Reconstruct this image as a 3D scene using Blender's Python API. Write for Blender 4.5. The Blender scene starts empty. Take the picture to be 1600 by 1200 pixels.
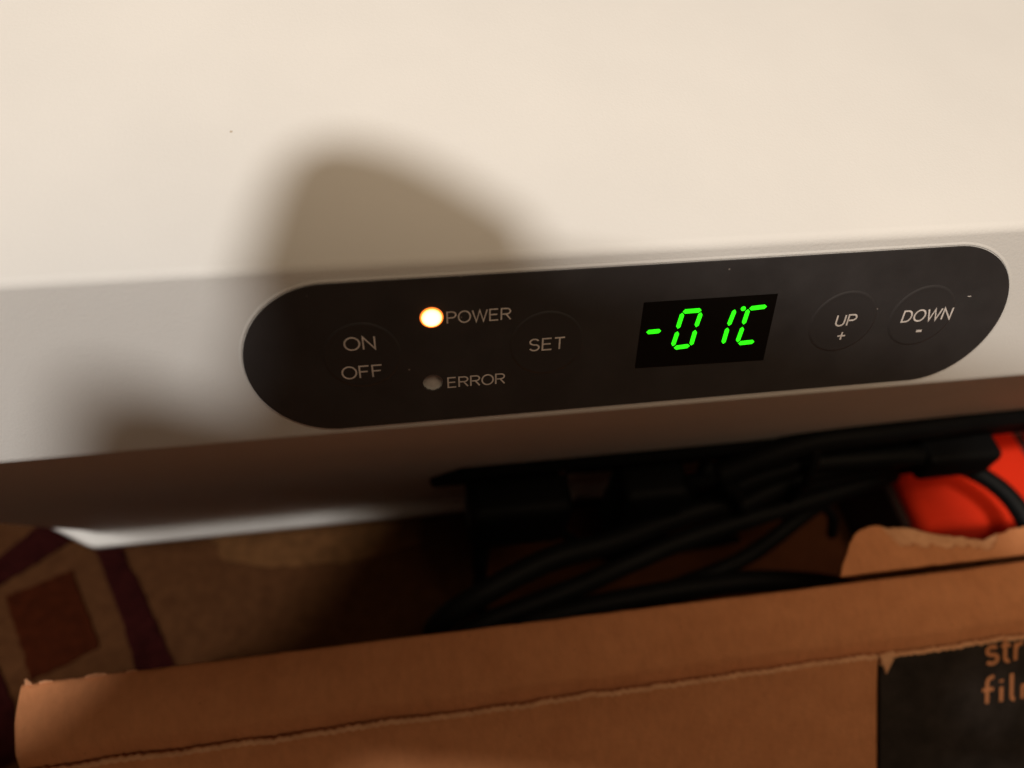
import bpy, bmesh, math, random
from mathutils import Vector, Matrix, noise

# ------------------------------------------------------------------ camera, world, lamps, exposure
# Plan: millimetres measured from the centre of the control panel; X along the front of the
# cooler, Y away from the viewer, Z up.  The rug lies 150 mm below the panel centre (world z = 0).
def W(x, y, z):
    return Vector((x / 1000.0, y / 1000.0, (z + 150.0) / 1000.0))

scn = bpy.context.scene
COL = scn.collection
CAM = Vector((-43.37, -80.96, 104.66))
RIGHT = Vector((0.987452, -0.143302, 0.06635))
DOWN = Vector((-0.07862, -0.810498, -0.580442))
FWD = Vector((0.136955, 0.567942, -0.811594))
cam_data = bpy.data.cameras.new('camera')
cam = bpy.data.objects.new('camera', cam_data)
COL.objects.link(cam)
m3 = Matrix((RIGHT, -DOWN, -FWD)).transposed()
cam.matrix_world = Matrix.Translation(W(*CAM)) @ m3.to_4x4()
cam_data.sensor_fit = 'HORIZONTAL'
cam_data.sensor_width = 36.0
cam_data.lens = 36.0 * 1209.0 / 1600.0
cam_data.clip_start = 0.002
cam_data.clip_end = 50.0
cam_data.dof.use_dof = True
cam_data.dof.focus_distance = 0.137
cam_data.dof.aperture_fstop = 9.0
scn.camera = cam

world = bpy.data.worlds.new('World')
scn.world = world
world.use_nodes = True
bg = world.node_tree.nodes['Background']
bg.inputs['Color'].default_value = (1.0, 0.72, 0.48, 1)
bg.inputs['Strength'].default_value = 0.035

def lamp(name, kind, loc, energy, color, **kw):
    d = bpy.data.lights.new(name, kind)
    d.energy = energy
    d.color = color
    for k, v in kw.items():
        setattr(d, k, v)
    o = bpy.data.objects.new(name, d)
    o.location = loc
    COL.objects.link(o)
    return o

# the bulb of the room lamp, up to the left behind the viewer
lamp('room_lamp', 'POINT', W(-489, -461, 1228), 55.5, (1.0, 0.955, 0.89), shadow_soft_size=0.058)
# added soft fill for light off the ceiling, moved forward to lift the panel
ceil = lamp('ceiling_fill', 'AREA', W(200, -850, 2100), 24.5, (1.0, 0.755, 0.50), shape='DISK', size=1.7)

scn.view_settings.view_transform = 'Standard'
scn.view_settings.look = 'None'
scn.view_settings.exposure = 0.0
scn.view_settings.gamma = 1.0
scn.cycles.max_bounces = 6
scn.cycles.use_denoising = True

# ------------------------------------------------------------------ helpers
def link(name, me, mat=None, parent=None, smooth=False):
    if mat is not None:
        me.materials.append(mat)
    o = bpy.data.objects.new(name, me)
    COL.objects.link(o)
    if smooth:
        for p in me.polygons:
            p.use_smooth = True
    if parent is not None:
        o.parent = parent
        bpy.context.view_layer.update()
        o.matrix_parent_inverse = parent.matrix_world.inverted()
    return o

def mesh(name, verts, faces):
    me = bpy.data.meshes.new(name)
    me.from_pydata([tuple(v) for v in verts], [], faces)
    me.update()
    return me

def from_bm(name, bm):
    me = bpy.data.meshes.new(name)
    bm.normal_update()
    bm.to_mesh(me)
    bm.free()
    return me

def fix_normals(me):
    bm = bmesh.new()
    bm.from_mesh(me)
    bmesh.ops.recalc_face_normals(bm, faces=bm.faces)
    bm.to_mesh(me)
    bm.free()
    return me

def thing(name, loc, label, cat, group=None):
    o = bpy.data.objects.new(name, None)
    o.empty_display_size = 0.02
    o.location = loc
    COL.objects.link(o)
    tag(o, label, cat, group)
    bpy.context.view_layer.update()
    return o

def tag(o, label, cat, group=None):
    o['label'] = label
    o['category'] = cat
    if group:
        o['group'] = group

def mat(name, col, rough=0.5, spec=0.5, var=0.0, vscale=60.0, var_col=None, bump=0.0, bscale=900.0,
        specks=None, emit=None, estr=0.0, sheen=0.0, coat=0.0, detail=4.0, fibre=0.0, smudge=0.0):
    m = bpy.data.materials.new(name)
    m.use_nodes = True
    nt = m.node_tree
    b = nt.nodes['Principled BSDF']
    b.inputs['Roughness'].default_value = rough
    b.inputs['Specular IOR Level'].default_value = spec
    b.inputs['Sheen Weight'].default_value = sheen
    b.inputs['Coat Weight'].default_value = coat
    tc = nt.nodes.new('ShaderNodeTexCoord')
    src = None
    base = (*col, 1)
    b.inputs['Base Color'].default_value = base
    if var > 0 or var_col:
        n = nt.nodes.new('ShaderNodeTexNoise')
        n.inputs['Scale'].default_value = vscale
        n.inputs['Detail'].default_value = detail
        n.inputs['Roughness'].default_value = 0.62
        nt.links.new(tc.outputs['Object'], n.inputs['Vector'])
        r = nt.nodes.new('ShaderNodeValToRGB')
        r.color_ramp.elements[0].position = 0.32
        r.color_ramp.elements[1].position = 0.68
        lo = var_col if var_col else tuple(c * (1 - var) for c in col)
        hi = col if var_col else tuple(min(1, c * (1 + var)) for c in col)
        r.color_ramp.elements[0].color = (*lo, 1)
        r.color_ramp.elements[1].color = (*hi, 1)
        nt.links.new(n.outputs['Fac'], r.inputs['Fac'])
        src = r.outputs['Color']
    if fibre > 0:
        # fine paper fibres: stretched noise that lightens and darkens the sheet
        mp = nt.nodes.new('ShaderNodeMapping')
        mp.inputs['Scale'].default_value = (620, 300, 300)
        nt.links.new(tc.outputs['Object'], mp.inputs['Vector'])
        nf = nt.nodes.new('ShaderNodeTexNoise')
        nf.inputs['Scale'].default_value = 1.0
        nf.inputs['Detail'].default_value = 5
        nt.links.new(mp.outputs['Vector'], nf.inputs['Vector'])
        hs = nt.nodes.new('ShaderNodeHueSaturation')
        mrf = nt.nodes.new('ShaderNodeMapRange')
        mrf.inputs['From Min'].default_value = 0.3
        mrf.inputs['From Max'].default_value = 0.7
        mrf.inputs['To Min'].default_value = 1 - fibre
        mrf.inputs['To Max'].default_value = 1 + fibre
        nt.links.new(nf.outputs['Fac'], mrf.inputs['Value'])
        nt.links.new(mrf.outputs['Result'], hs.inputs['Value'])
        nt.links.new(src, hs.inputs['Color'])
        src = hs.outputs['Color']
    if smudge > 0:
        ns = nt.nodes.new('ShaderNodeTexNoise')
        ns.inputs['Scale'].default_value = 70
        ns.inputs['Detail'].default_value = 6
        nt.links.new(tc.outputs['Object'], ns.inputs['Vector'])
        mrs = nt.nodes.new('ShaderNodeMapRange')
        mrs.inputs['From Min'].default_value = 0.35
        mrs.inputs['From Max'].default_value = 0.65
        mrs.inputs['To Min'].default_value = rough - smudge
        mrs.inputs['To Max'].default_value = rough + smudge
        nt.links.new(ns.outputs['Fac'], mrs.inputs['Value'])
        nt.links.new(mrs.outputs['Result'], b.inputs['Roughness'])
    if specks:
        sc_, size, scol, dens = specks
        v = nt.nodes.new('ShaderNodeTexVoronoi')
        v.inputs['Scale'].default_value = sc_
        nt.links.new(tc.outputs['Object'], v.inputs['Vector'])
        lt = nt.nodes.new('ShaderNodeMath'); lt.operation = 'LESS_THAN'
        lt.inputs[1].default_value = size
        nt.links.new(v.outputs['Distance'], lt.inputs[0])
        sep = nt.nodes.new('ShaderNodeSeparateColor')
        nt.links.new(v.outputs['Color'], sep.inputs['Color'])
        g = nt.nodes.new('ShaderNodeMath'); g.operation = 'LESS_THAN'
        g.inputs[1].default_value = dens
        nt.links.new(sep.outputs['Red'], g.inputs[0])
        mu = nt.nodes.new('ShaderNodeMath'); mu.operation = 'MULTIPLY'
        nt.links.new(lt.outputs[0], mu.inputs[0]); nt.links.new(g.outputs[0], mu.inputs[1])
        mx = nt.nodes.new('ShaderNodeMix'); mx.data_type = 'RGBA'
        nt.links.new(mu.outputs[0], mx.inputs['Factor'])
        if src:
            nt.links.new(src, mx.inputs[6])
        else:
            mx.inputs[6].default_value = base
        mx.inputs[7].default_value = (*scol, 1)
        src = mx.outputs[2]
    if src:
        nt.links.new(src, b.inputs['Base Color'])
    if bump > 0:
        n2 = nt.nodes.new('ShaderNodeTexNoise')
        n2.inputs['Scale'].default_value = bscale
        n2.inputs['Detail'].default_value = 3
        nt.links.new(tc.outputs['Object'], n2.inputs['Vector'])
        bp = nt.nodes.new('ShaderNodeBump')
        bp.inputs['Strength'].default_value = bump
        bp.inputs['Distance'].default_value = 0.0004
        nt.links.new(n2.outputs['Fac'], bp.inputs['Height'])
        nt.links.new(bp.outputs['Normal'], b.inputs['Normal'])
    if emit:
        b.inputs['Emission Color'].default_value = (*emit, 1)
        b.inputs['Emission Strength'].default_value = estr
    return m

M = {}
M['shell'] = mat('white_plastic', (0.80, 0.785, 0.765), rough=0.66, spec=0.16, var=0.018, vscale=26, bump=0.12, bscale=2000,
                 specks=(85, 0.022, (0.55, 0.48, 0.40), 0.16), smudge=0.06)
M['panel'] = mat('black_film', (0.041, 0.037, 0.0375), rough=0.5, spec=0.5, var=0.12, vscale=120, bump=0.05, bscale=3500,
                 specks=(330, 0.06, (0.22, 0.19, 0.17), 0.09), smudge=0.12)
M['button'] = mat('black_film_button', (0.040, 0.036, 0.0365), rough=0.48, spec=0.5, bump=0.05, bscale=3500)
M['ink'] = mat('grey_ink', (0.80, 0.73, 0.69), rough=0.6, var=0.14, vscale=900)
M['window'] = mat('display_window', (0.0035, 0.0025, 0.002), rough=0.35, spec=0.35, specks=(420, 0.06, (0.10, 0.09, 0.08), 0.06))
M['green'] = mat('green_segment', (0.01, 0.10, 0.01), rough=0.5, emit=(0.022, 1.0, 0.005), estr=1.7)
M['cup'] = mat('lamp_cup', (0.80, 0.76, 0.73), rough=0.4, var=0.10, vscale=500)
M['black'] = mat('black_plastic', (0.005, 0.005, 0.005), rough=0.6, spec=0.1, var=0.2, vscale=80, bump=0.1, bscale=1800)
M['rubber'] = mat('black_rubber', (0.006, 0.006, 0.006), rough=0.55, spec=0.1, var=0.25, vscale=60, bump=0.15, bscale=1500)
M['card'] = mat('kraft_card', (0.63, 0.265, 0.118), rough=0.9, spec=0.08, var_col=(0.55, 0.222, 0.096), vscale=110, bump=0.7, bscale=1000,
                specks=(420, 0.085, (0.34, 0.14, 0.06), 0.09), detail=10, fibre=0.055)
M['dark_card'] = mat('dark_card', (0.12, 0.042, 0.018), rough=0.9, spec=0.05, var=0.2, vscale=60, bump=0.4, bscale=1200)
M['card_torn'] = mat('torn_card', (0.78, 0.42, 0.23), rough=0.95, spec=0.05, var_col=(0.60, 0.29, 0.145), vscale=260, bump=0.9, bscale=1800, detail=8)
M['print'] = mat('black_print', (0.030, 0.0235, 0.020), rough=0.85, spec=0.1, var=0.3, vscale=150, bump=0.5, bscale=1200, detail=8)
M['rug'] = mat('rug_pile', (0.086, 0.035, 0.0135), rough=1.0, spec=0.05, var_col=(0.058, 0.022, 0.0085), vscale=260, bump=1.0, bscale=2200, detail=8)
M['rug_maroon'] = mat('maroon_pile', (0.022, 0.0036, 0.0032), rough=1.0, spec=0.05, var=0.35, vscale=300, bump=1.0, bscale=2200, detail=8)
M['rug_rust'] = mat('rust_pile', (0.036, 0.007, 0.002), rough=1.0, spec=0.05, var=0.25, vscale=280, bump=1.0, bscale=2200, detail=8)
M['rug_lit_gold'] = mat('lit_gold_pile', (0.115, 0.051, 0.019), rough=1.0, spec=0.05, var=0.25, vscale=260, bump=1.0, bscale=2200, detail=8)
M['floor'] = mat('dark_floor', (0.05, 0.03, 0.018), rough=0.5, var=0.3, vscale=12)
M['red'] = mat('red_plastic', (0.75, 0.035, 0.010), rough=0.85, spec=0.08, var=0.06, vscale=30, bump=0.1, bscale=500)
M['gap_edge'] = mat('dark_gap_edge', (0.03, 0.012, 0.010), rough=0.8, bump=0.3)
M['phone'] = mat('phone_case', (0.02, 0.02, 0.022), rough=0.4)
M['skin'] = mat('skin', (0.42, 0.24, 0.17), rough=0.55, var=0.08, vscale=60, bump=0.3, bscale=900)
M['sleeve'] = mat('dark_sleeve', (0.03, 0.03, 0.04), rough=0.95, bump=0.5)
M['metal'] = mat('metal', (0.5, 0.45, 0.4), rough=0.3)
M['metal'].node_tree.nodes['Principled BSDF'].inputs['Metallic'].default_value = 1.0

# power lamp: white-hot in the middle, amber lens rim with the halo painted in
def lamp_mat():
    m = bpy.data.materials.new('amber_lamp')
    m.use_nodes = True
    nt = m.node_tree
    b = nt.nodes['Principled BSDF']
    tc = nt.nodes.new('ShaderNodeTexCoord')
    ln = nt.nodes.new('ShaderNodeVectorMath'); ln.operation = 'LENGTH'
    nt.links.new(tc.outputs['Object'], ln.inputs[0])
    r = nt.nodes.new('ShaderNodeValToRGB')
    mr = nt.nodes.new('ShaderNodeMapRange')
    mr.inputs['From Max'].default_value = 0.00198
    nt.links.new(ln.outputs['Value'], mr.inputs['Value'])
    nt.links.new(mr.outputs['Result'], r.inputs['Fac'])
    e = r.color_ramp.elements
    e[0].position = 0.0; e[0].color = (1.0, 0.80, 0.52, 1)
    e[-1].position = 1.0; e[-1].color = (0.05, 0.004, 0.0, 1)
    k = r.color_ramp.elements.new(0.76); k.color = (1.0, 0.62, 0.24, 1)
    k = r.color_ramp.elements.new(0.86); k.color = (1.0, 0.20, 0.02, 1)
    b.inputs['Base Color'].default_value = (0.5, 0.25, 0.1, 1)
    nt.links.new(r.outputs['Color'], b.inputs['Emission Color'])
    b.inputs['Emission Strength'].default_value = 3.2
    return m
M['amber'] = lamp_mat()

T18 = math.radians(18)
def PN(x, y, h=0.0):
    """panel coordinates (right, up along the panel, out of it) -> world"""
    return W(x, y * math.sin(T18) - h * math.cos(T18), y * math.cos(T18) + h * math.sin(T18))

def fillet(pts, n=6):
    """pts: (a, b, r) -> rounded open polyline"""
    out = []
    for i, (a, b, r) in enumerate(pts):
        P = Vector((a, b))
        if r <= 0 or i in (0, len(pts) - 1):
            out.append(P); continue
        A = (Vector(pts[i - 1][:2]) - P).normalized()
        B = (Vector(pts[i + 1][:2]) - P).normalized()
        ang = A.angle(B)
        d = r / math.tan(ang / 2)
        c = P + (A + B).normalized() * (r / math.sin(ang / 2))
        s, e = P + A * d - c, P + B * d - c
        a0 = math.atan2(s.y, s.x); a1 = math.atan2(e.y, e.x)
        da = (a1 - a0 + math.pi) % (2 * math.pi) - math.pi
        for k in range(n + 1):
            t = a0 + da * k / n
            out.append(c + Vector((math.cos(t), math.sin(t))) * r)
    return out

def tube(points, radius, seg=12, sub=8, squash=None):
    """round tube through points (mm); returns verts, faces (world)"""
    P = [Vector(p) for p in points]
    path = []
    for i in range(len(P) - 1):
        p0 = P[max(i - 1, 0)]; p1 = P[i]; p2 = P[i + 1]; p3 = P[min(i + 2, len(P) - 1)]
        for k in range(sub):
            t = k / sub
            path.append(0.5 * ((2 * p1) + (p2 - p0) * t + (2 * p0 - 5 * p1 + 4 * p2 - p3) * t * t + (3 * p1 - p0 - 3 * p2 + p3) * t ** 3))
    path.append(P[-1])
    rs = radius if callable(radius) else (lambda t: radius)
    verts, faces = [], []
    up = Vector((0, 0, 1))
    for i, p in enumerate(path):
        d = (path[min(i + 1, len(path) - 1)] - path[max(i - 1, 0)]).normalized()
        s = d.cross(up)
        if s.length < 1e-3:
            s = d.cross(Vector((0, 1, 0)))
        s.normalize()
        u = s.cross(d).normalized()
        r = rs(i / (len(path) - 1))
        for k in range(seg):
            a = 2 * math.pi * k / seg
            sx = squash if squash else 1.0
            q = p + s * math.cos(a) * r * sx + u * math.sin(a) * r
            verts.append(W(*q))
    n = len(path)
    for i in range(n - 1):
        for k in range(seg):
            faces.append((i * seg + k, i * seg + (k + 1) % seg, (i + 1) * seg + (k + 1) % seg, (i + 1) * seg + k))
    faces.append(tuple(range(seg))[::-1])
    faces.append(tuple((n - 1) * seg + k for k in range(seg)))
    return verts, faces

def cable(name, pts, r, m, parent=None, **kw):
    v, f = tube(pts, r, **kw)
    return link(name, fix_normals(mesh(name, v, f)), m, parent, smooth=True)

def rbox(lo, hi, bev=1.0, seg=3, xf=None):
    """bevelled box in mm -> bmesh in world metres"""
    bm = bmesh.new()
    bmesh.ops.create_cube(bm, size=1.0)
    for v in bm.verts:
        v.co = Vector([lo[i] + (v.co[i] + 0.5) * (hi[i] - lo[i]) for i in range(3)])
    if bev > 0:
        bmesh.ops.bevel(bm, geom=bm.edges[:], offset=bev, segments=seg, profile=0.5, affect='EDGES')
    for v in bm.verts:
        q = xf(v.co) if xf else v.co
        v.co = W(*q)
    bmesh.ops.recalc_face_normals(bm, faces=bm.faces)
    return bm

def wnorm(o):
    for p in o.data.polygons:
        p.use_smooth = True
    w = o.modifiers.new('wn', 'WEIGHTED_NORMAL')
    w.weight = 80
    return o

# ------------------------------------------------------------------ setting: floor
f_me = mesh('floor', [W(-2500, -2500, -156), W(2500, -2500, -156), W(2500, 2500, -156), W(-2500, 2500, -156)], [(0, 1, 2, 3)])
floor = link('floor', f_me, M['floor'])
floor['kind'] = 'structure'

# ------------------------------------------------------------------ rug
rug = thing('rug', W(0, 0, -156), 'brown patterned rug with maroon stripes under the white cooler', 'rug')
link('pile', from_bm('pile', rbox((-420, -420, -155.5), (560, 620, -150.0), 2.0)), M['rug'], rug)

def patch(name, pts, m, seed, z=-149.2, amp=0.7):
    """flat raised piece of pile with an uneven edge"""
    ring = []
    for i in range(len(pts)):
        a, b = Vector(pts[i]), Vector(pts[(i + 1) % len(pts)])
        k = max(2, int((b - a).length / 1.6))
        for j in range(k):
            p = a.lerp(b, j / k)
            nz = noise.noise_vector(Vector((p.x * 0.35, p.y * 0.35, seed)))
            ring.append((p.x + nz.x * amp, p.y + nz.y * amp))
    n = len(ring)
    v = [W(x, y, z) for x, y in ring] + [W(x, y, -150.5) for x, y in ring]
    f = [tuple(range(n))] + [(i, i + n, (i + 1) % n + n, (i + 1) % n) for i in range(n)]
    return link(name, fix_normals(mesh(name, v, f)), m, rug)

patch('stripe', [(-154, 49), (-144, 49), (-142.6, 42.5), (-129.6, 17.2), (-121.8, 0.9), (-114, -30), (-127, -30), (-133, 0.6), (-140.3, 19.6), (-151.4, 43.6)], M['rug_maroon'], 1.0)
patch('stripe', [(-215, 15), (-181.2, 42.9), (-163, 62), (-154.5, 50), (-168.7, 39.8), (-179.4, 33.2), (-210, 5)], M['rug_maroon'], 4.0)
patch('diamond', [(-176.5, 28.8), (-157.2, 35.8), (-144.7, 8.6), (-163.0, 0.8)], M['rug_rust'], 7.0)
patch('stripe', [(-190, 20), (-173.3, 5.9), (-162.5, -14), (-158, -19.4), (-172, -26), (-200, 5)], M['rug_maroon'], 9.0)
patch('lit_band', [(-116, 48), (-108, 33), (-92, 29), (-60, 28), (-42, 33), (-40, 48)], M['rug_lit_gold'], 11.0, amp=1.4)  # golden pattern, its colour lightened for the pool of light on the rug

# ------------------------------------------------------------------ the white cooler
cooler = thing('portable_cooler', W(0, 120, -150), 'white plastic portable cooler with a black control panel on its front edge', 'cooler')

def plan_loop(off, nr=6, r=9.0):
    """plan outline at an outward offset (mm) from the foot outline"""
    base = [(300.0, 42.0), (-151.0, 42.0), (-190.0, 66.5), (-190.0, 330.0), (300.0, 330.0)]
    n = len(base)
    lines = []
    for i in range(n):
        a, b = Vector(base[i]), Vector(base[(i + 1) % n])
        d = (b - a).normalized()
        nrm = Vector((d.y, -d.x))          # clockwise outline: outward is to the left when walking
        mid = (a + b) / 2
        if (mid - Vector((50, 180))).dot(nrm) < 0:
            nrm = -nrm
        lines.append((a + nrm * off, d))
    pts = []
    for i in range(n):
        (p, d), (q, e) = lines[i - 1], lines[i]
        den = d.x * e.y - d.y * e.x
        t = ((q.x - p.x) * e.y - (q.y - p.y) * e.x) / den
        pts.append(p + d * t)
    out = []
    for i in range(n):
        P = pts[i]; A = (pts[i - 1] - P).normalized(); B = (pts[(i + 1) % n] - P).normalized()
        ang = A.angle(B); d = r / math.tan(ang / 2)
        c = P + (A + B).normalized() * (r / math.sin(ang / 2))
        s, e = P + A * d - c, P + B * d - c
        a0 = math.atan2(s.y, s.x); da = (math.atan2(e.y, e.x) - a0 + math.pi) % (2 * math.pi) - math.pi
        for k in range(nr + 1):
            t = a0 + da * k / nr
            out.append(c + Vector((math.cos(t), math.sin(t))) * r)
    return out

prof = fillet([(100, 31.0, 0), (5.5, 16.85, 2.2), (-4.95, -15.3, 2.6), (45.8, -143.6, 2.0), (42.0, -146.3, 1.5), (42.0, -149.8, 0)], 7)
verts, faces = [], []
cnt = None
for q in prof:
    lp = plan_loop(42.0 - q.x)
    cnt = len(lp)
    verts += [W(p.x, p.y, q.y) for p in lp]
for i in range(len(prof) - 1):
    for k in range(cnt):
        faces.append((i * cnt + k, i * cnt + (k + 1) % cnt, (i + 1) * cnt + (k + 1) % cnt, (i + 1) * cnt + k))
faces.append(tuple(range(cnt)))
faces.append(tuple((len(prof) - 1) * cnt + k for k in range(cnt))[::-1])
shell = link('shell', fix_normals(mesh('shell', verts, faces)), M['shell'], cooler)

LED_P, LED_E = (-38.15, 7.25), (-38.45, -6.15)
LR = 1.78
# drill the two lamp holes into the shell
cut_bm = bmesh.new()
for cx, cy in (LED_P, LED_E):
    ring0, ring1 = [], []
    for k in range(40):
        a = 2 * math.pi * k / 40
        ring0.append(cut_bm.verts.new(PN(cx + LR * math.cos(a), cy + LR * math.sin(a), 3.0)))
        ring1.append(cut_bm.verts.new(PN(cx + LR * math.cos(a), cy + LR * math.sin(a), -2.2)))
    for k in range(40):
        cut_bm.faces.new((ring0[k], ring0[(k + 1) % 40], ring1[(k + 1) % 40], ring1[k]))
    cut_bm.faces.new(ring0[::-1]); cut_bm.faces.new(ring1)
bmesh.ops.recalc_face_normals(cut_bm, faces=cut_bm.faces)
cutter = link('cutter', from_bm('cutter', cut_bm))
bo = shell.modifiers.new('holes', 'BOOLEAN')
bo.operation = 'DIFFERENCE'
bo.solver = 'EXACT'
bo.object = cutter
bpy.context.view_layer.update()
new_me = bpy.data.meshes.new_from_object(shell.evaluated_get(bpy.context.evaluated_depsgraph_get()))
shell.modifiers.clear()
shell.data = new_me
bpy.data.objects.remove(cutter)
wnorm(shell)

# ---- control panel (black film with two holes)
PW, PH = 138.4, 29.0
def stadium(w, h, n=48):
    r = h / 2
    pts = []
    for k in range(n + 1):
        a = math.pi / 2 + math.pi * k / n
        pts.append((-w / 2 + r + r * math.cos(a), r * math.sin(a)))
    for k in range(n + 1):
        a = -math.pi / 2 + math.pi * k / n
        pts.append((w / 2 - r + r * math.cos(a), r * math.sin(a)))
    return pts

def plate(name, outer, holes, h0, h1, m, parent):
    """flat plate between two heights over the panel face, with round holes"""
    cu = bpy.data.curves.new(name, 'CURVE')
    cu.dimensions = '2D'
    cu.fill_mode = 'BOTH'
    for ring in [outer] + holes:
        s = cu.splines.new('POLY')
        s.points.add(len(ring) - 1)
        for p, (x, y) in zip(s.points, ring):
            p.co = (x, y, 0, 1)
        s.use_cyclic_u = True
    cu.extrude = (h1 - h0) / 2
    tmp = bpy.data.objects.new(name, cu)
    COL.objects.link(tmp)
    bpy.context.view_layer.update()
    me = bpy.data.meshes.new_from_object(tmp.evaluated_get(bpy.context.evaluated_depsgraph_get()))
    bpy.data.objects.remove(tmp)
    for v in me.vertices:
        v.co = PN(v.co.x, v.co.y, v.co.z + (h0 + h1) / 2)
    me.update()
    return link(name, me, m, parent)

def circ(cx, cy, r, n=40):
    return [(cx + r * math.cos(2 * math.pi * k / n), cy + r * math.sin(2 * math.pi * k / n)) for k in range(n)]

panel = plate('control_panel', stadium(PW, PH), [circ(*LED_P, LR), circ(*LED_E, LR)], -0.3, 0.28, M['panel'], cooler)

def ring_part(name, prof_pts, m, parent):
    """moulded rim around the film; prof_pts = (offset from film edge, height)"""
    v, f = [], []
    n = None
    for off, h in prof_pts:
        st = stadium(PW + 2 * off, PH + 2 * off)
        n = len(st)
        v += [PN(x, y, h) for x, y in st]
    for i in range(len(prof_pts) - 1):
        for k in range(n):
            f.append((i * n + k, i * n + (k + 1) % n, (i + 1) * n + (k + 1) % n, (i + 1) * n + k))
    return link(name, fix_normals(mesh(name, v, f)), m, parent, smooth=True)
ring_part('panel_rim', [(0.15, -0.1), (0.16, 0.02), (0.22, 0.05), (0.36, 0.045), (0.55, 0.015), (0.75, -0.03)], M['shell'], cooler)

# ---- buttons: low raised discs pressed out of the film
def button(cx, cy, r=6.45):
    prof_b = [(0.0, 0.42), (0.80, 0.405), (0.90, 0.405), (0.93, 0.425), (0.955, 0.42), (0.985, 0.34), (1.01, 0.27)]
    v, f = [PN(cx, cy, prof_b[0][1])], []
    n = 64
    for q, h in prof_b[1:]:
        v += [PN(cx + r * q * math.cos(2 * math.pi * k / n), cy + r * q * math.sin(2 * math.pi * k / n), h) for k in range(n)]
    for k in range(n):
        f.append((0, 1 + k, 1 + (k + 1) % n))
    for i in range(len(prof_b) - 2):
        for k in range(n):
            a = 1 + i * n
            f.append((a + k, a + n + k, a + n + (k + 1) % n, a + (k + 1) % n))
    me = fix_normals(mesh('button', v, f))
    return link('button', me, M['button'], panel, smooth=True)
BUT = [(-50.0, 0.75), (-18.6, 0.55), (36.5, 0.5), (52.2, 0.55)]
for bx_, by_ in BUT:
    button(bx_, by_)

# ---- lettering: thin printed strokes
def arc(cx, cy, rx, ry, a0, a1, n=18):
    return [(cx + rx * math.cos(math.radians(a0 + (a1 - a0) * k / n)), cy + ry * math.sin(math.radians(a0 + (a1 - a0) * k / n))) for k in range(n + 1)]
G = {  # glyph: (width, polylines) for a cap height of 1
    'O': (0.80, [arc(0.40, 0.5, 0.375, 0.49, 90, 450, 36)]),
    'N': (0.70, [[(0.06, 0), (0.06, 1), (0.64, 0), (0.64, 1)]]),
    'F': (0.60, [[(0.06, 0), (0.06, 0.98), (0.57, 0.98)], [(0.06, 0.52), (0.50, 0.52)]]),
    'P': (0.66, [[(0.06, 0), (0.06, 0.98), (0.36, 0.98)] + arc(0.36, 0.725, 0.25, 0.255, 90, -90, 12) + [(0.06, 0.47)]]),
    'W': (0.98, [[(0.02, 1), (0.26, 0), (0.49, 0.98), (0.72, 0), (0.96, 1)]]),
    'E': (0.64, [[(0.60, 0.02), (0.06, 0.02), (0.06, 0.98), (0.58, 0.98)], [(0.06, 0.52), (0.54, 0.52)]]),
    'R': (0.70, [[(0.06, 0), (0.06, 0.98), (0.40, 0.98)] + arc(0.40, 0.74, 0.24, 0.24, 90, -90, 12) + [(0.06, 0.50)], [(0.36, 0.50), (0.66, 0)]]),
    'S': (0.66, [arc(0.33, 0.745, 0.25, 0.235, 20, 245, 16) + [(0.33, 0.50)] + arc(0.34, 0.265, 0.265, 0.25, 70, -160, 18)]),
    'T': (0.66, [[(0.33, 0), (0.33, 0.98)], [(0.03, 0.98), (0.63, 0.98)]]),
    'U': (0.70, [[(0.06, 1), (0.06, 0.36)] + arc(0.35, 0.33, 0.29, 0.31, 180, 360, 14) + [(0.64, 0.36), (0.64, 1)]]),
    'D': (0.72, [[(0.06, 0.02), (0.06, 0.98), (0.32, 0.98)] + arc(0.32, 0.5, 0.33, 0.48, 90, -90, 16) + [(0.06, 0.02)]]),
    '+': (0.60, [[(0.05, 0.5), (0.55, 0.5)], [(0.30, 0.22), (0.30, 0.78)]]),
    '-': (0.40, [[(0.02, 0.5), (0.38, 0.5)]]),
    # lower case for the carton
    's': (0.44, [arc(0.21, 0.39, 0.165, 0.125, 30, 260, 12) + arc(0.21, 0.135, 0.18, 0.135, 75, -150, 12)]),
    't': (0.36, [[(0.14, 0.72), (0.14, 0.17)] + arc(0.25, 0.14, 0.11, 0.13, 180, 290, 8), [(0.01, 0.50), (0.31, 0.50)]]),
    'r': (0.36, [[(0.07, 0.0), (0.07, 0.53)], [(0.07, 0.34)] + arc(0.27, 0.33, 0.18, 0.18, 165, 80, 8)]),
    'f': (0.36, [[(0.13, 0.0), (0.13, 0.72)] + arc(0.27, 0.74, 0.14, 0.19, 180, 75, 8), [(0.0, 0.50), (0.30, 0.50)]]),
    'i': (0.22, [[(0.09, 0.0), (0.09, 0.53)], [(0.09, 0.70), (0.09, 0.79)]]),
    'l': (0.26, [[(0.09, 0.96), (0.09, 0.15)] + arc(0.18, 0.14, 0.09, 0.12, 180, 270, 6)]),
    'm': (0.82, [[(0.07, 0.0), (0.07, 0.53)], [(0.07, 0.32)] + arc(0.22, 0.34, 0.15, 0.17, 160, 0, 10) + [(0.37, 0.0)], [(0.37, 0.32)] + arc(0.53, 0.34, 0.16, 0.17, 160, 0, 10) + [(0.69, 0.0)]]),
}

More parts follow.
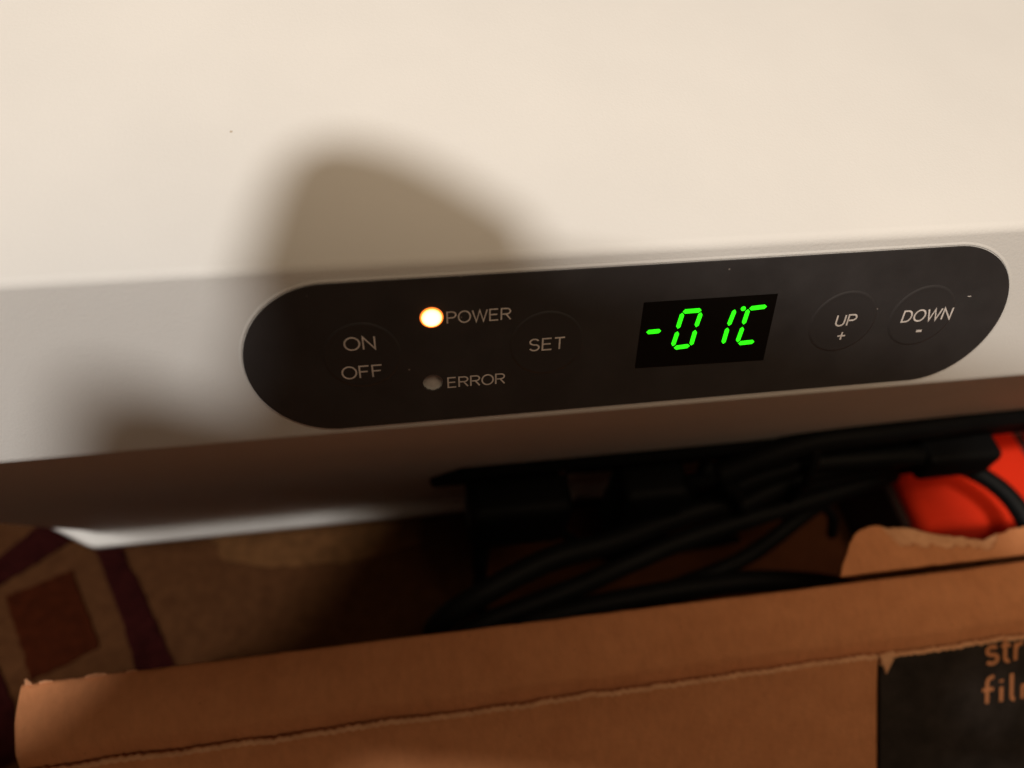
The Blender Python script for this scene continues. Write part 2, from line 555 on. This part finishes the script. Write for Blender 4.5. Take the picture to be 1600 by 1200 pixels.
def stroke(bm, pl, w, put, h):
    """mitred ribbon along a polyline"""
    P = [Vector(p) for p in pl]
    Q = [P[0]]
    for p in P[1:]:
        if (p - Q[-1]).length > 1e-4:
            Q.append(p)
    P = Q
    closed = (P[0] - P[-1]).length < 1e-3
    if closed:
        P = P[:-1]
    n = len(P)
    L, R = [], []
    for i in range(n):
        a = P[i - 1] if (i > 0 or closed) else None
        b = P[(i + 1) % n] if (i < n - 1 or closed) else None
        d0 = (P[i] - a).normalized() if a is not None else None
        d1 = (b - P[i]).normalized() if b is not None else None
        if d0 is None: d0 = d1
        if d1 is None: d1 = d0
        t = d0 + d1
        t = t.normalized() if t.length > 0.2 else d0
        nn = Vector((-t.y, t.x))
        k = min(1.0 / max(nn.dot(Vector((-d0.y, d0.x))), 0.28), 2.6)
        L.append(bm.verts.new(put(P[i] + nn * w / 2 * k, h)))
        R.append(bm.verts.new(put(P[i] - nn * w / 2 * k, h)))
    for i in range(n if closed else n - 1):
        j = (i + 1) % n
        bm.faces.new((L[i], R[i], R[j], L[j]))

def word(name, text, x0, x1, y0, cap, sw, m, parent, put, h, gap=0.10):
    """text fitted between x0 and x1 on the baseline y0"""
    tot = sum(G[c][0] for c in text) + gap * (len(text) - 1)
    sx = (x1 - x0) / tot
    bm = bmesh.new()
    x = 0.0
    lvl = 0
    for c in text:
        w, lines = G[c]
        for pl in lines:
            stroke(bm, [(x0 + (x + px) * sx, y0 + py * cap) for px, py in pl], sw, put, h + 0.012 * (lvl % 3))
            lvl += 1
        x += w + gap
    for fc in bm.faces:
        pass
    return link(name, from_bm(name, bm), m, parent)

pput = lambda p, h: PN(p.x, p.y, h)
HB = 0.47
word('lettering', 'ON', -52.75, -47.55, 2.05, 2.45, 0.30, M['ink'], panel, pput, HB)
word('lettering', 'OFF', -53.7, -46.9, -3.72, 2.45, 0.30, M['ink'], panel, pput, HB)
word('lettering', 'POWER', -35.75, -24.9, 5.9, 2.2, 0.25, M['ink'], panel, pput, 0.31)
word('lettering', 'ERROR', -36.0, -25.75, -7.38, 2.15, 0.28, M['ink'], panel, pput, 0.31)
word('lettering', 'SET', -21.75, -15.35, -0.76, 2.4, 0.30, M['ink'], panel, pput, HB)
word('lettering', 'UP', 34.95, 39.05, -0.27, 2.3, 0.32, M['ink'], panel, pput, HB)
word('lettering', '+', 36.1, 37.95, -4.0, 3.0, 0.30, M['ink'], panel, pput, HB)
word('lettering', 'DOWN', 48.2, 58.3, -0.45, 2.4, 0.32, M['ink'], panel, pput, HB)
word('lettering', '-', 52.15, 53.4, -3.9, 2.35, 0.52, M['ink'], panel, pput, HB)
word('scuff', '-', 60.2, 61.0, 3.1, 2.0, 0.16, M['ink'], panel, pput, 0.31)

# ---- indicator lamps
def dome(name, cx, cy, r, h0, rise, m, parent):
    o = thing_mesh = None
    v, f = [], []
    n, rings = 40, 8
    v.append((0, 0, rise))
    for i in range(1, rings + 1):
        a = i / rings
        z = rise * (1 - a * a)
        v += [(r * a * math.cos(2 * math.pi * k / n), r * a * math.sin(2 * math.pi * k / n), z) for k in range(n)]
    for k in range(n):
        f.append((0, 1 + k, 1 + (k + 1) % n))
    for i in range(rings - 1):
        for k in range(n):
            a = 1 + i * n
            f.append((a + k, a + n + k, a + n + (k + 1) % n, a + (k + 1) % n))
    me = mesh(name, [Vector(q) / 1000 for q in v], f)
    ob = bpy.data.objects.new(name, me)
    me.materials.append(m)
    for p in me.polygons:
        p.use_smooth = True
    COL.objects.link(ob)
    ex = (PN(1, 0) - PN(0, 0)).normalized(); ey = (PN(0, 1) - PN(0, 0)).normalized(); ez = ex.cross(ey)
    mw = Matrix((ex, ey, ez)).transposed().to_4x4()
    mw.translation = PN(cx, cy, h0)
    ob.parent = parent
    bpy.context.view_layer.update()
    ob.matrix_world = mw
    return ob
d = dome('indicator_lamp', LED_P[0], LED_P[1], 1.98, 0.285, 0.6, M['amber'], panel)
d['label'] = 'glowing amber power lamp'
d = dome('indicator_lamp', LED_E[0], LED_E[1], LR - 0.02, -0.80, 0.25, M['cup'], panel)
d['label'] = 'unlit error lamp in its hole'

# ---- display with its glowing bars
disp = plate('display', [(-2.0, 7.42), (-1.98, -6.3), (22.75, -6.75), (22.3, 7.4)], [], 0.1, 0.36, M['window'], cooler)
disp['label'] = 'dark display window reading minus 01 degrees C in green'
SEG = [(-0.82, 1.36, 1.83, 1.43, 'h'), (5.27, 5.11, 8.64, 5.13, 'h'), (5.26, 4.84, 4.85, 1.66, 'v'), (8.66, 4.68, 8.21, 1.71, 'v'),
       (4.95, 1.04, 4.48, -2.01, 'v'), (8.22, 1.06, 7.93, -2.13, 'v'), (4.79, -2.42, 7.69, -2.22, 'h'), (14.87, 4.78, 14.32, 1.51, 'v'),
       (14.24, 1.07, 14.01, -2.31, 'v'), (17.53, 4.81, 20.74, 4.98, 'h'), (17.37, 4.66, 17.09, 1.55, 'v'), (17.1, 1.0, 16.71, -2.2, 'v'),
       (16.97, -2.49, 20.0, -2.37, 'h')]
def segment(x0, y0, x1, y1, kind):
    a, b = Vector((x0, y0)), Vector((x1, y1))
    dd = (b - a).normalized(); nn = Vector((-dd.y, dd.x))
    w = 0.41 if kind == 'h' else 0.38
    c = 0.42
    ring = [a, a + dd * c + nn * w, b - dd * c * 0.9 + nn * w, b, b - dd * c - nn * w, a + dd * c * 0.9 - nn * w]
    top = [PN(p.x, p.y, 0.45) for p in ring]
    bot = [PN(p.x, p.y, 0.30) for p in ring]
    f = [(0, 1, 2, 3, 4, 5)] + [(i, (i + 1) % 6, (i + 1) % 6 + 6, i + 6) for i in range(6)]
    return link('segment', fix_normals(mesh('segment', top + bot, f)), M['green'], disp)
for s in SEG:
    segment(*s)
plate('degree_dot', circ(16.4, 4.86, 0.44, 16), [], 0.30, 0.45, M['green'], disp)

# ---- black socket plate on the front wall, below the panel
def wall_y(z):
    return -4.95 + (-15.3 - z) / (143.6 - 15.3) * 50.75
zt, zb = -72.0, -86.0
sv = []
ring = [(-31, zt), (140, zt), (140, zb), (-39, zb)]
front = [(x, wall_y(z) - 3.2, z) for x, z in ring]
back = [(x, wall_y(z) + 0.6, z) for x, z in ring]
bm = bmesh.new()
vs = [bm.verts.new(W(*p)) for p in front + back]
for q in [(0, 1, 2, 3), (7, 6, 5, 4), (0, 4, 5, 1), (1, 5, 6, 2), (2, 6, 7, 3), (3, 7, 4, 0)]:
    bm.faces.new([vs[i] for i in q])
bmesh.ops.bevel(bm, geom=bm.edges[:], offset=0.0008, segments=2, affect='EDGES')
bmesh.ops.recalc_face_normals(bm, faces=bm.faces)
link('socket_plate', from_bm('socket_plate', bm), M['black'], cooler)
# small screw on the plate
v, f = tube([(-4, wall_y(-74) - 3.0, -74.5), (-4, wall_y(-74) - 3.9, -74.3)], 0.9, seg=12, sub=1)
link('screw', mesh('screw', v, f), M['metal'], cooler)

# ------------------------------------------------------------------ cables
def plug_body(name, lo, hi, parent, bev=2.0):
    return wnorm(link(name, from_bm(name, rbox(lo, hi, bev, 3)), M['black'], parent))

pc = thing('power_cable', W(-10, 16, -120), 'black plug and thin cord hanging from the socket under the panel', 'cable')
plug_body('plug', (-29, 8, -106), (0, 24, -84), pc, 3.5)
cable('strain_relief', [(-24, 14, -104), (-25, 11, -116), (-25, 8, -124)], lambda t: 3.2 - 1.2 * t, M['rubber'], pc)
cable('cord', [(-25, 9, -121), (-26, 4, -135), (-20, -4, -145), (0, -10, -146), (30, -12, -146.5)], 1.6, M['rubber'], pc)
cable('cord', [(-4, 14, -104), (3, 12, -113), (10, 11, -121), (22, 12, -132), (40, 16, -141), (70, 20, -147)], 1.6, M['rubber'], pc)

pd = thing('adapter_plug', W(22, 18, -110), 'second black plug below the display with a ribbed grip', 'plug')
plug_body('grip', (14, 9, -120), (34, 24, -84), pd, 3.0)
plug_body('shoulder', (17, 11, -128), (31, 22, -119), pd, 2.5)

mc = thing('mains_cable', W(40, 10, -110), 'thick black cable running diagonally below the panel beside the carton edge', 'cable')
cable('cord', [(-37, -4, -146), (-41, -9, -126), (-36, -9, -106), (-9, 0.5, -100), (12.5, 4.5, -100), (41, 11.5, -100), (80, 14.5, -93), (104, 15, -90)], 3.4, M['rubber'], mc, seg=16)
cable('cord', [(-30, -10, -147), (-36, -14, -130), (-31, -12, -113), (0, -4.5, -110), (18, 0.0, -106), (40, 5.5, -104), (80, 12.0, -101), (104, 16, -98)], 3.0, M['rubber'], mc, seg=16)

bc = thing('coiled_cable', W(90, 20, -110), 'bundle of black cable loops tucked under the right end of the cooler', 'cable')
loops = [
    [(40, 12, -80), (62, 13.8, -70), (84, 13.0, -66), (120, 13.6, -64), (170, 16, -66)],
    [(44, 11, -88), (62, 12.5, -80), (88, 10.5, -76), (104, 10, -77)],
    [(50, 9, -95), (70, 12.5, -86), (90, 12.5, -82), (106, 13.0, -80)],
    [(48, 16, -92), (66, 19, -84), (92, 18, -78), (118, 16.5, -74), (150, 17, -74)],
]
for i, lp in enumerate(loops):
    cable('loop', lp, [3.6, 3.0, 3.0, 3.2][i], M['rubber'], bc, seg=14)
plug_body('plug', (98, 5.5, -84), (121, 17, -72.5), bc, 2.2)
cable('cable_tie', [(64, 8, -92), (64, 7, -78), (65, 13, -68), (66, 20, -74), (66, 22, -88), (64, 14, -95), (64, 8, -92)], 1.4, M['black'], bc)
cable('loop', [(-34, -15, -122), (-10, -11.5, -112), (22, -9.0, -110), (52, -8.5, -110), (76, -12, -111), (92, -17, -114), (104, -19, -124)], 3.3, M['rubber'], bc, seg=14)
cable('loop', [(-20, -6, -130), (6, -7, -122), (30, -5, -119), (56, 1, -116), (74, 9, -110), (86, 14, -100)], 2.6, M['rubber'], bc, seg=14)
cable('loop', [(36, 14, -78), (46, 10, -86), (50, 12, -98), (44, 16, -104), (34, 15, -98), (33, 13, -86), (44, 12, -78), (60, 13, -76)], 2.4, M['rubber'], bc, seg=14)

ac = thing('charger_cable', W(120, 10, -100), 'black cable bending in an arc over the red case', 'cable')
cable('cord', [(55, 14.5, -90), (80, 15.5, -89), (101, 16.0, -89), (118.2, 13.0, -90), (128.2, 4.2, -90), (132, -7, -91.5), (133, -22, -98)], 2.7, M['rubber'], ac, seg=14)
cable('cord', [(88, 6, -118), (86, 9, -110), (80, 11, -105), (70, 9, -103)], 1.7, M['rubber'], ac)

# ------------------------------------------------------------------ red case beside the coil
rc = thing('red_case', W(150, 15, -150), 'bright red plastic case behind the cable arc at the right edge', 'case')
bm = rbox((116, 2.0, -149.5), (166.5, 37, -112.5), 4.0, 5)
wnorm(link('case_body', from_bm('case_body', bm), M['red'], rc))
bm = rbox((169.0, 2.0, -149.5), (240, 37, -112.0), 7.0, 6)
wnorm(link('case_lid', from_bm('case_lid', bm), M['red'], rc))
wnorm(link('gap_strip', from_bm('gap_strip', rbox((165, 5, -149), (171, 35, -115), 1.5)), M['gap_edge'], rc))  # dark strip stands in for the shaded gap between the red pieces
wnorm(link('edge_strip', from_bm('edge_strip', rbox((113.6, 6, -149), (117.5, 34, -118), 1.5)), M['gap_edge'], rc))

# ------------------------------------------------------------------ sheet added to lighten the gaps under the cables
sh = link('filler_sheet', from_bm('filler_sheet', rbox((-22, -16, -149.0), (108, 38, -146.5), 0.5, 2)), M['dark_card'])
tag(sh, 'flat dark brown cardboard piece added under the black cables to lighten the gaps', 'cardboard')

# ------------------------------------------------------------------ opened carton in front
box = thing('cardboard_carton', W(40, -70, -150), 'opened brown cardboard carton with torn edges and black printed side', 'carton')
BX0, BX1 = -130.0, 260.0
def wob(x, s, f_=0.12):
    return noise.noise(Vector((x * f_, s, 0.3))) + 0.5 * noise.noise(Vector((x * f_ * 3.1, s + 5, 1.3)))

# folded upper strip: back wall, rounded fold, strip curving down towards the viewer
prof_s = fillet([(-23.2, -149.5, 0), (-23.2, -75.2, 1.4), (-30.5, -75.4, 9), (-36.9, -78.8, 5), (-40.6, -84.0, 2.5), (-42.5, -92, 0)], 6)
nx = 240
v, f = [], []
rows = len(prof_s)
for j, q in enumerate(prof_s):
    for i in range(nx + 1):
        x = BX0 + (BX1 - BX0) * i / nx
        top = max(0.0, 1 - abs(q.y + 75.4) / 2.2)
        dz = top * (0.35 * wob(x, 2.0, 0.06) + 0.18 * wob(x, 9.0, 0.5)) + 0.15 * wob(x, 20 + j * 0.15, 0.09)
        dy = 0.12 * wob(x, 3.0, 0.2) * top
        v.append(W(x, q.x + dy, q.y + dz))
for j in range(rows - 1):
    for i in range(nx):
        a = j * (nx + 1) + i
        f.append((a, a + 1, a + nx + 2, a + nx + 1))
st = link('folded_strip', fix_normals(mesh('folded_strip', v, f)), M['card'], box, smooth=True)
so = st.modifiers.new('t', 'SOLIDIFY'); so.thickness = 0.0011; so.offset = -1
# left end wall
v, f = [], []
out = [(q.x - 0.6, q.y - 0.8) for q in prof_s[1:]] + [(-108, -149.5), (-24, -149.5)]
n = len(out)
v = [W(BX0 + 0.9, a, b) for a, b in out] + [W(BX0 + 2.4, a, b) for a, b in out]
f = [tuple(range(n)), tuple(range(n, 2 * n))[::-1]] + [(i, (i + 1) % n, (i + 1) % n + n, i + n) for i in range(n)]
link('end_wall', fix_normals(mesh('end_wall', v, f)), M['card'], box)

# outer ply with a perforated, torn upper edge, sloping down to the viewer
A42 = math.radians(42.3)
def LY(x, s, h=0.0):
    """outer ply coordinates: along the carton, down the slope, out of it"""
    return W(x, -39.8 - s * math.cos(A42) - h * math.sin(A42), -80.0 - s * math.sin(A42) + h * math.cos(A42))
def tear(x):
    zig = 0.34 * abs(((x / 0.95 + 0.6 * wob(x, 51, 0.3)) % 2) - 1) + 0.22 * wob(x, 31, 0.8)
    return 0.25 + 0.55 * wob(x, 12.0, 0.06) + zig
def ply(name, x0, x1, edge, s1, h0, h1, m, nx_, lift=2.6):
    v, f = [], []
    srows = [0.0, 0.009, 0.03, 0.08, 0.16, 0.3, 0.5, 0.75, 1.0]
    for hh in (h1, h0):
        for sr in srows:
            for i in range(nx_ + 1):
                x = x0 + (x1 - x0) * i / nx_
                e = edge(x)
                s = e + (s1 - e) * sr
                curl = lift * math.exp(-(s - e) / 3.0)
                hv = hh + 0.25 * noise.noise(Vector((x * 0.03, s * 0.05, 3))) + 0.28 * curl * (1 + 0.8 * wob(x, 44, 0.15))
                if sr == 0.0:
                    hv -= 0.12 if hh == h1 else 0
                v.append(LY(x, s, hv))
    n = nx_ + 1
    k = len(srows)
    for half in (0, 1):
        o_ = half * k * n
        for j in range(k - 1):
            for i in range(nx_):
                a = o_ + j * n + i
                f.append((a, a + 1, a + n + 1, a + n))
    for i in range(nx_):
        f.append((i, i + 1, k * n + i + 1, k * n + i))
    for j in range(k - 1):
        f.append((j * n, (j + 1) * n, k * n + (j + 1) * n, k * n + j * n))
        f.append((j * n + nx_, (j + 1) * n + nx_, k * n + (j + 1) * n + nx_, k * n + j * n + nx_))
    return link(name, fix_normals(mesh(name, v, f)), m, box, smooth=False)
pl_b = ply('outer_ply', BX0, 64.7, tear, 101, -1.3, 0.0, M['card'], 700)
pl_k = ply('printed_ply', 65.7, BX1, lambda x: tear(x) + 0.6 + max(0, 3.0 - abs(x - 65.7) * 0.9) * 0.6, 101, -1.35, -0.35, M['print'], 420, lift=0.5)
for o, cols in ((pl_b, 700), (pl_k, 420)):
    o.data.materials.append(M['card_torn'])
    tot = len(o.data.polygons)
    for p in o.data.polygons:
        # first narrow row below the tear and the raw edge itself are bare paper, paler to carry the lit edge
        if p.index < cols or p.index >= 2 * 8 * cols and p.index < 2 * 8 * cols + cols:
            p.material_index = 1
    wnorm(o)
# little torn tongue of paper in the notch between the two
tg = mesh('tongue', [LY(65.3, 0.6, 0.2), LY(69.3, 0.2, 0.35), LY(69.0, 2.0, 0.5), LY(67.3, 5.8, 0.1), LY(66.2, 3.0, 0.3),
                     LY(65.3, 0.6, -0.4), LY(69.3, 0.2, -0.4), LY(69.0, 2.0, -0.3), LY(67.3, 5.8, -0.3), LY(66.2, 3.0, -0.3)],
          [(0, 1, 2, 4), (4, 2, 3), (5, 9, 7, 6), (9, 8, 7), (0, 5, 6, 1), (1, 6, 7, 2), (2, 7, 8, 3), (3, 8, 9, 4), (4, 9, 5, 0)])
link('torn_tongue', fix_normals(tg), M['card_torn'], box)
lput = lambda p, h: LY(p.x, p.y, h)
def lword(text, x0, x1, base, cap, sw):
    o = word('lettering', text, x0, x1, 0, cap, sw, M['card'], pl_k, lambda p, h: LY(p.x, base - p.y, h), 0.0, gap=0.055)
    return o
lword('str', 94.2, 104.9, 7.0, 8.6, 1.0)
lword('film', 93.4, 112.5, 17.5, 7.4, 1.0)

# torn inner flap lying towards the cooler
FO = [(60.3, -21.9), (61.6, -19.5), (63.2, -17.5), (64.4, -16.2), (66.2, -13.6), (68.6, -11.4), (70.5, -10.5), (72.8, -10.1), (77, -10.3), (82.5, -11.0), (86.7, -12.4), (90.9, -13.9), (97, -15.3), (102.7, -16.9), (104.5, -16.4), (106.6, -15.5), (108.5, -15.9), (111.3, -14.8), (115.1, -14.9), (122, -13.5), (140, -12), (170, -12), (172, -21.9)]
def edge_y(x):
    for (xa, ya), (xb, yb) in zip(FO, FO[1:]):
        if xa <= x <= xb:
            return ya + (yb - ya) * (x - xa) / (xb - xa)
    return -21.9
def torn(x, t):
    return t > 0.50 + 0.30 * wob(x, 61, 0.16) + 0.05 * wob(x, 71, 1.2) + max(0, (80 - x) * 0.16) + max(0, (x - 104) * 0.1)
v, f = [], []
nx, ny = 260, 26
for lay in (0, 1):
    for j in range(ny + 1):
        for i in range(nx + 1):
            x = 60.3 + (172 - 60.3) * i / nx
            e = edge_y(x) + (0.35 * wob(x, 7, 0.9) if x > 76 else 0.1 * wob(x, 7, 0.9))
            t = j / ny
            y = -21.9 + (e + 21.9) * t
            z = -74.6 + 0.9 * math.sin(t * 2.0) * (0.6 + 0.4 * wob(x, 17, 0.05)) + 0.5 * t * wob(x, 27, 0.15)
            fold = math.exp(-((x - (86 - (y + 22) * 0.9)) / 2.2) ** 2)
            z += 0.5 * fold
            if torn(x, t):
                z -= 0.55
            v.append(W(x, y, z - lay * 1.1))
n = nx + 1
for lay in (0, 1):
    o_ = lay * (ny + 1) * n
    for j in range(ny):
        for i in range(nx):
            a = o_ + j * n + i
            f.append((a, a + 1, a + n + 1, a + n))
o_ = (ny + 1) * n
for i in range(nx):
    f.append((ny * n + i, ny * n + i + 1, o_ + ny * n + i + 1, o_ + ny * n + i))
    f.append((i, i + 1, o_ + i + 1, o_ + i))
for j in range(ny):
    f.append((j * n, (j + 1) * n, o_ + (j + 1) * n, o_ + j * n))
    f.append((j * n + nx, (j + 1) * n + nx, o_ + (j + 1) * n + nx, o_ + j * n + nx))
fl = link('torn_flap', fix_normals(mesh('torn_flap', v, f)), M['card'], box)
fl.data.materials.append(M['card_torn'])
for p in fl.data.polygons:
    i_, j_ = p.index % nx, p.index // nx
    if p.index < nx * ny and torn(60.3 + 111.7 * (i_ + 0.5) / nx, (j_ + 0.5) / ny):
        p.material_index = 1
fl['label'] = 'inner flap with a ragged torn edge'
wnorm(fl)

# frayed paper at the carton's left corner
random.seed(5)
for x0, wd, hh in ((-129.4, 1.6, 2.2), (-126.5, 2.6, 0.5), (-117.0, 4.5, 0.9), (-108.5, 2.2, 0.5)):
    nf = 7
    v, f = [], []
    for i in range(nf):
        t = i / (nf - 1)
        hgt = hh * (math.sin(math.pi * t) ** 0.7) * random.uniform(0.55, 1.0)
        v += [W(x0 + wd * t, -24.0, -75.9), W(x0 + wd * t + random.uniform(-.25, .25), -23.6 + 0.3 * hgt, -75.1 + hgt), W(x0 + wd * t, -23.3, -75.9)]
    for i in range(nf - 1):
        a = i * 3
        f += [(a, a + 3, a + 4, a + 1), (a + 1, a + 4, a + 5, a + 2), (a, a + 2, a + 5, a + 3)]
    f += [(0, 1, 2), (nf * 3 - 3, nf * 3 - 1, nf * 3 - 2)]
    link('frayed_paper', fix_normals(mesh('frayed_paper', v, f)), M['card_torn'], box)

# ------------------------------------------------------------------ the photographer's phone and hand (they cast the soft shadow)
def HP(r, u, b):
    """right / up in the phone's plane, behind it (mm) -> mm"""
    q = CAM + RIGHT * r - DOWN * u - FWD * b
    return q
ph = thing('smartphone', W(*HP(8, 4, 6)), 'dark smartphone held over the cooler, casting the broad shadow on its panel', 'phone')
TILT = math.radians(-8.0)
def phx(c):
    x, y = c.x - 8, c.y - 4
    return HP(8 + x * math.cos(TILT) - y * math.sin(TILT), 4 + x * math.sin(TILT) + y * math.cos(TILT), c.z)
wnorm(link('case', from_bm('case', rbox((-66, -46, 2.0), (57, 44, 10.0), 3.2, 4, xf=phx)), M['phone'], ph))
wnorm(link('screen', from_bm('screen', rbox((-63, -43, 9.9), (54, 41, 10.4), 0.2, 1, xf=phx)), M['window'], ph))

def skin_mesh(name, joints, bones, m, root, sub=2):
    me = bpy.data.meshes.new(name)
    keys = list(joints)
    me.from_pydata([tuple(W(*joints[k][:3])) for k in keys], [(keys.index(a), keys.index(b)) for a, b in bones], [])
    o = bpy.data.objects.new(name, me)
    COL.objects.link(o)
    o.modifiers.new('skin', 'SKIN')
    for i, k in enumerate(keys):
        r = joints[k][3] / 1000
        sv_ = me.skin_vertices[0].data[i]
        sv_.radius = (r, r)
        sv_.use_root = (k == root)
    s_ = o.modifiers.new('sub', 'SUBSURF'); s_.levels = sub; s_.render_levels = sub
    bpy.context.view_layer.update()
    nm = bpy.data.meshes.new_from_object(o.evaluated_get(bpy.context.evaluated_depsgraph_get()))
    nm.name = name
    bpy.data.objects.remove(o)
    nm.materials.clear()
    nm.materials.append(m)
    for p in nm.polygons:
        p.use_smooth = True
    ob = bpy.data.objects.new(name, nm)
    COL.objects.link(ob)
    return ob
# unseen kneeling photographer; right arm and wide sleeves added to shade the carton
JH = {'elbow': (-265, -105, 100, 40), 'fore': (-178, -64, 60, 34), 'wrist': (-124, -40, 34, 28), 'palm': (-107, -30, 22, 26), 'palm2': (-92, 1, 12, 20),
     'im': (-73, 17, 9, 11), 'iq': (-57.5, 38, 7, 9.5), 'ip': (-60.5, 65.0, 4, 7.0), 'id': (-45, 56.0, -1, 8.5), 'it': (-26, 44, -6, 7.5),
     'mm': (-85, 19, 2, 15), 'mp': (-82, 16, -14, 9), 'md': (-62, 16, -16, 8), 'mt': (-46, 14, -10, 7),
     'rm': (-97, -8, 0, 10.5), 'rp': (-84, -4, -15, 8.5), 'rd': (-64, -5, -16, 7.8), 'rt': (-50, -6, -10, 6.8),
     'pm': (-99, -28, 2, 9.5), 'pp': (-86, -26, -12, 7.5), 'pd': (-70, -26, -14, 7), 'pt': (-58, -26, -9, 6),
     'tm': (-92, -38, 30, 12), 'tp': (-72, -14, 24, 10), 'tt': (-54, 4, 18, 8.5),
     'Relbow': (225, -112, 100, 40), 'Rfore': (152, -82, 62, 34), 'Rwrist': (104, -56, 36, 27), 'Rpalm': (90, -40, 22, 24), 'Rpalm2': (78, -18, 12, 18),
     'Rim': (74, -1, 1, 10), 'Rip': (66, 3, -14, 8.5), 'Rid': (52, 2, -15, 7.8), 'Rit': (40, 0, -9, 7),
     'Rrm': (80, -20, 0, 10), 'Rrp': (70, -18, -14, 8.2), 'Rrd': (56, -19, -15, 7.5), 'Rrt': (45, -19, -9, 6.6),
     'Rpm': (84, -40, 2, 9.5), 'Rpp': (72, -40, -12, 7.5), 'Rpd': (60, -39, -13, 7), 'Rpt': (50, -38, -8, 6),
     'Rtm': (82, -36, 30, 12), 'Rtp': (66, -14, 22, 10), 'Rtt': (52, 2, 17, 8.5)}
J = {k: (*HP(*q[:3]), q[3]) for k, q in JH.items()}
J.update({'chest': (-90, -470, 130, 115), 'belly': (-85, -510, 20, 105), 'pelvis': (-80, -540, -40, 100), 'neck': (-95, -430, 275, 50), 'head': (-98, -385, 350, 72), 'crown': (-98, -375, 410, 60),
          'shl': (-265, -440, 200, 62), 'shr': (85, -440, 200, 62), 'kneel': (-230, -340, -92, 55), 'kneer': (80, -340, -92, 55), 'footl': (-230, -600, -115, 34), 'footr': (80, -600, -115, 34)})
Bn = [('elbow', 'fore'), ('fore', 'wrist'), ('wrist', 'palm'), ('palm', 'palm2'), ('palm2', 'im'), ('im', 'iq'), ('iq', 'ip'), ('ip', 'id'), ('id', 'it'),
      ('palm2', 'mm'), ('mm', 'mp'), ('mp', 'md'), ('md', 'mt'), ('palm2', 'rm'), ('rm', 'rp'), ('rp', 'rd'), ('rd', 'rt'),
      ('palm', 'pm'), ('pm', 'pp'), ('pp', 'pd'), ('pd', 'pt'), ('palm', 'tm'), ('tm', 'tp'), ('tp', 'tt'),
      ('Relbow', 'Rfore'), ('Rfore', 'Rwrist'), ('Rwrist', 'Rpalm'), ('Rpalm', 'Rpalm2'), ('Rpalm2', 'Rim'), ('Rim', 'Rip'), ('Rip', 'Rid'), ('Rid', 'Rit'),
      ('Rpalm2', 'Rrm'), ('Rrm', 'Rrp'), ('Rrp', 'Rrd'), ('Rrd', 'Rrt'), ('Rpalm', 'Rpm'), ('Rpm', 'Rpp'), ('Rpp', 'Rpd'), ('Rpd', 'Rpt'), ('Rpalm', 'Rtm'), ('Rtm', 'Rtp'), ('Rtp', 'Rtt'),
      ('pelvis', 'belly'), ('belly', 'chest'), ('chest', 'neck'), ('neck', 'head'), ('head', 'crown'), ('chest', 'shl'), ('chest', 'shr'), ('shl', 'elbow'), ('shr', 'Relbow'),
      ('pelvis', 'kneel'), ('pelvis', 'kneer'), ('kneel', 'footl'), ('kneer', 'footr')]
person = skin_mesh('person', J, Bn, M['skin'], 'pelvis')
tag(person, 'person holding the phone, whose raised finger casts the peaked shadow on the lid', 'person')
for pts in ((HP(-275, -110, 104), HP(-225, -86, 82), HP(-178, -64, 60), HP(-140, -48, 44)), (HP(236, -116, 106), HP(190, -98, 82), HP(152, -82, 62), HP(116, -63, 42))):
    v, f = tube(pts, lambda t: 52 - 12 * t, seg=24)
    link('sleeve', fix_normals(mesh('sleeve', v, f)), M['sleeve'], person, smooth=True)  # sleeves wide enough to keep the lamp off the carton
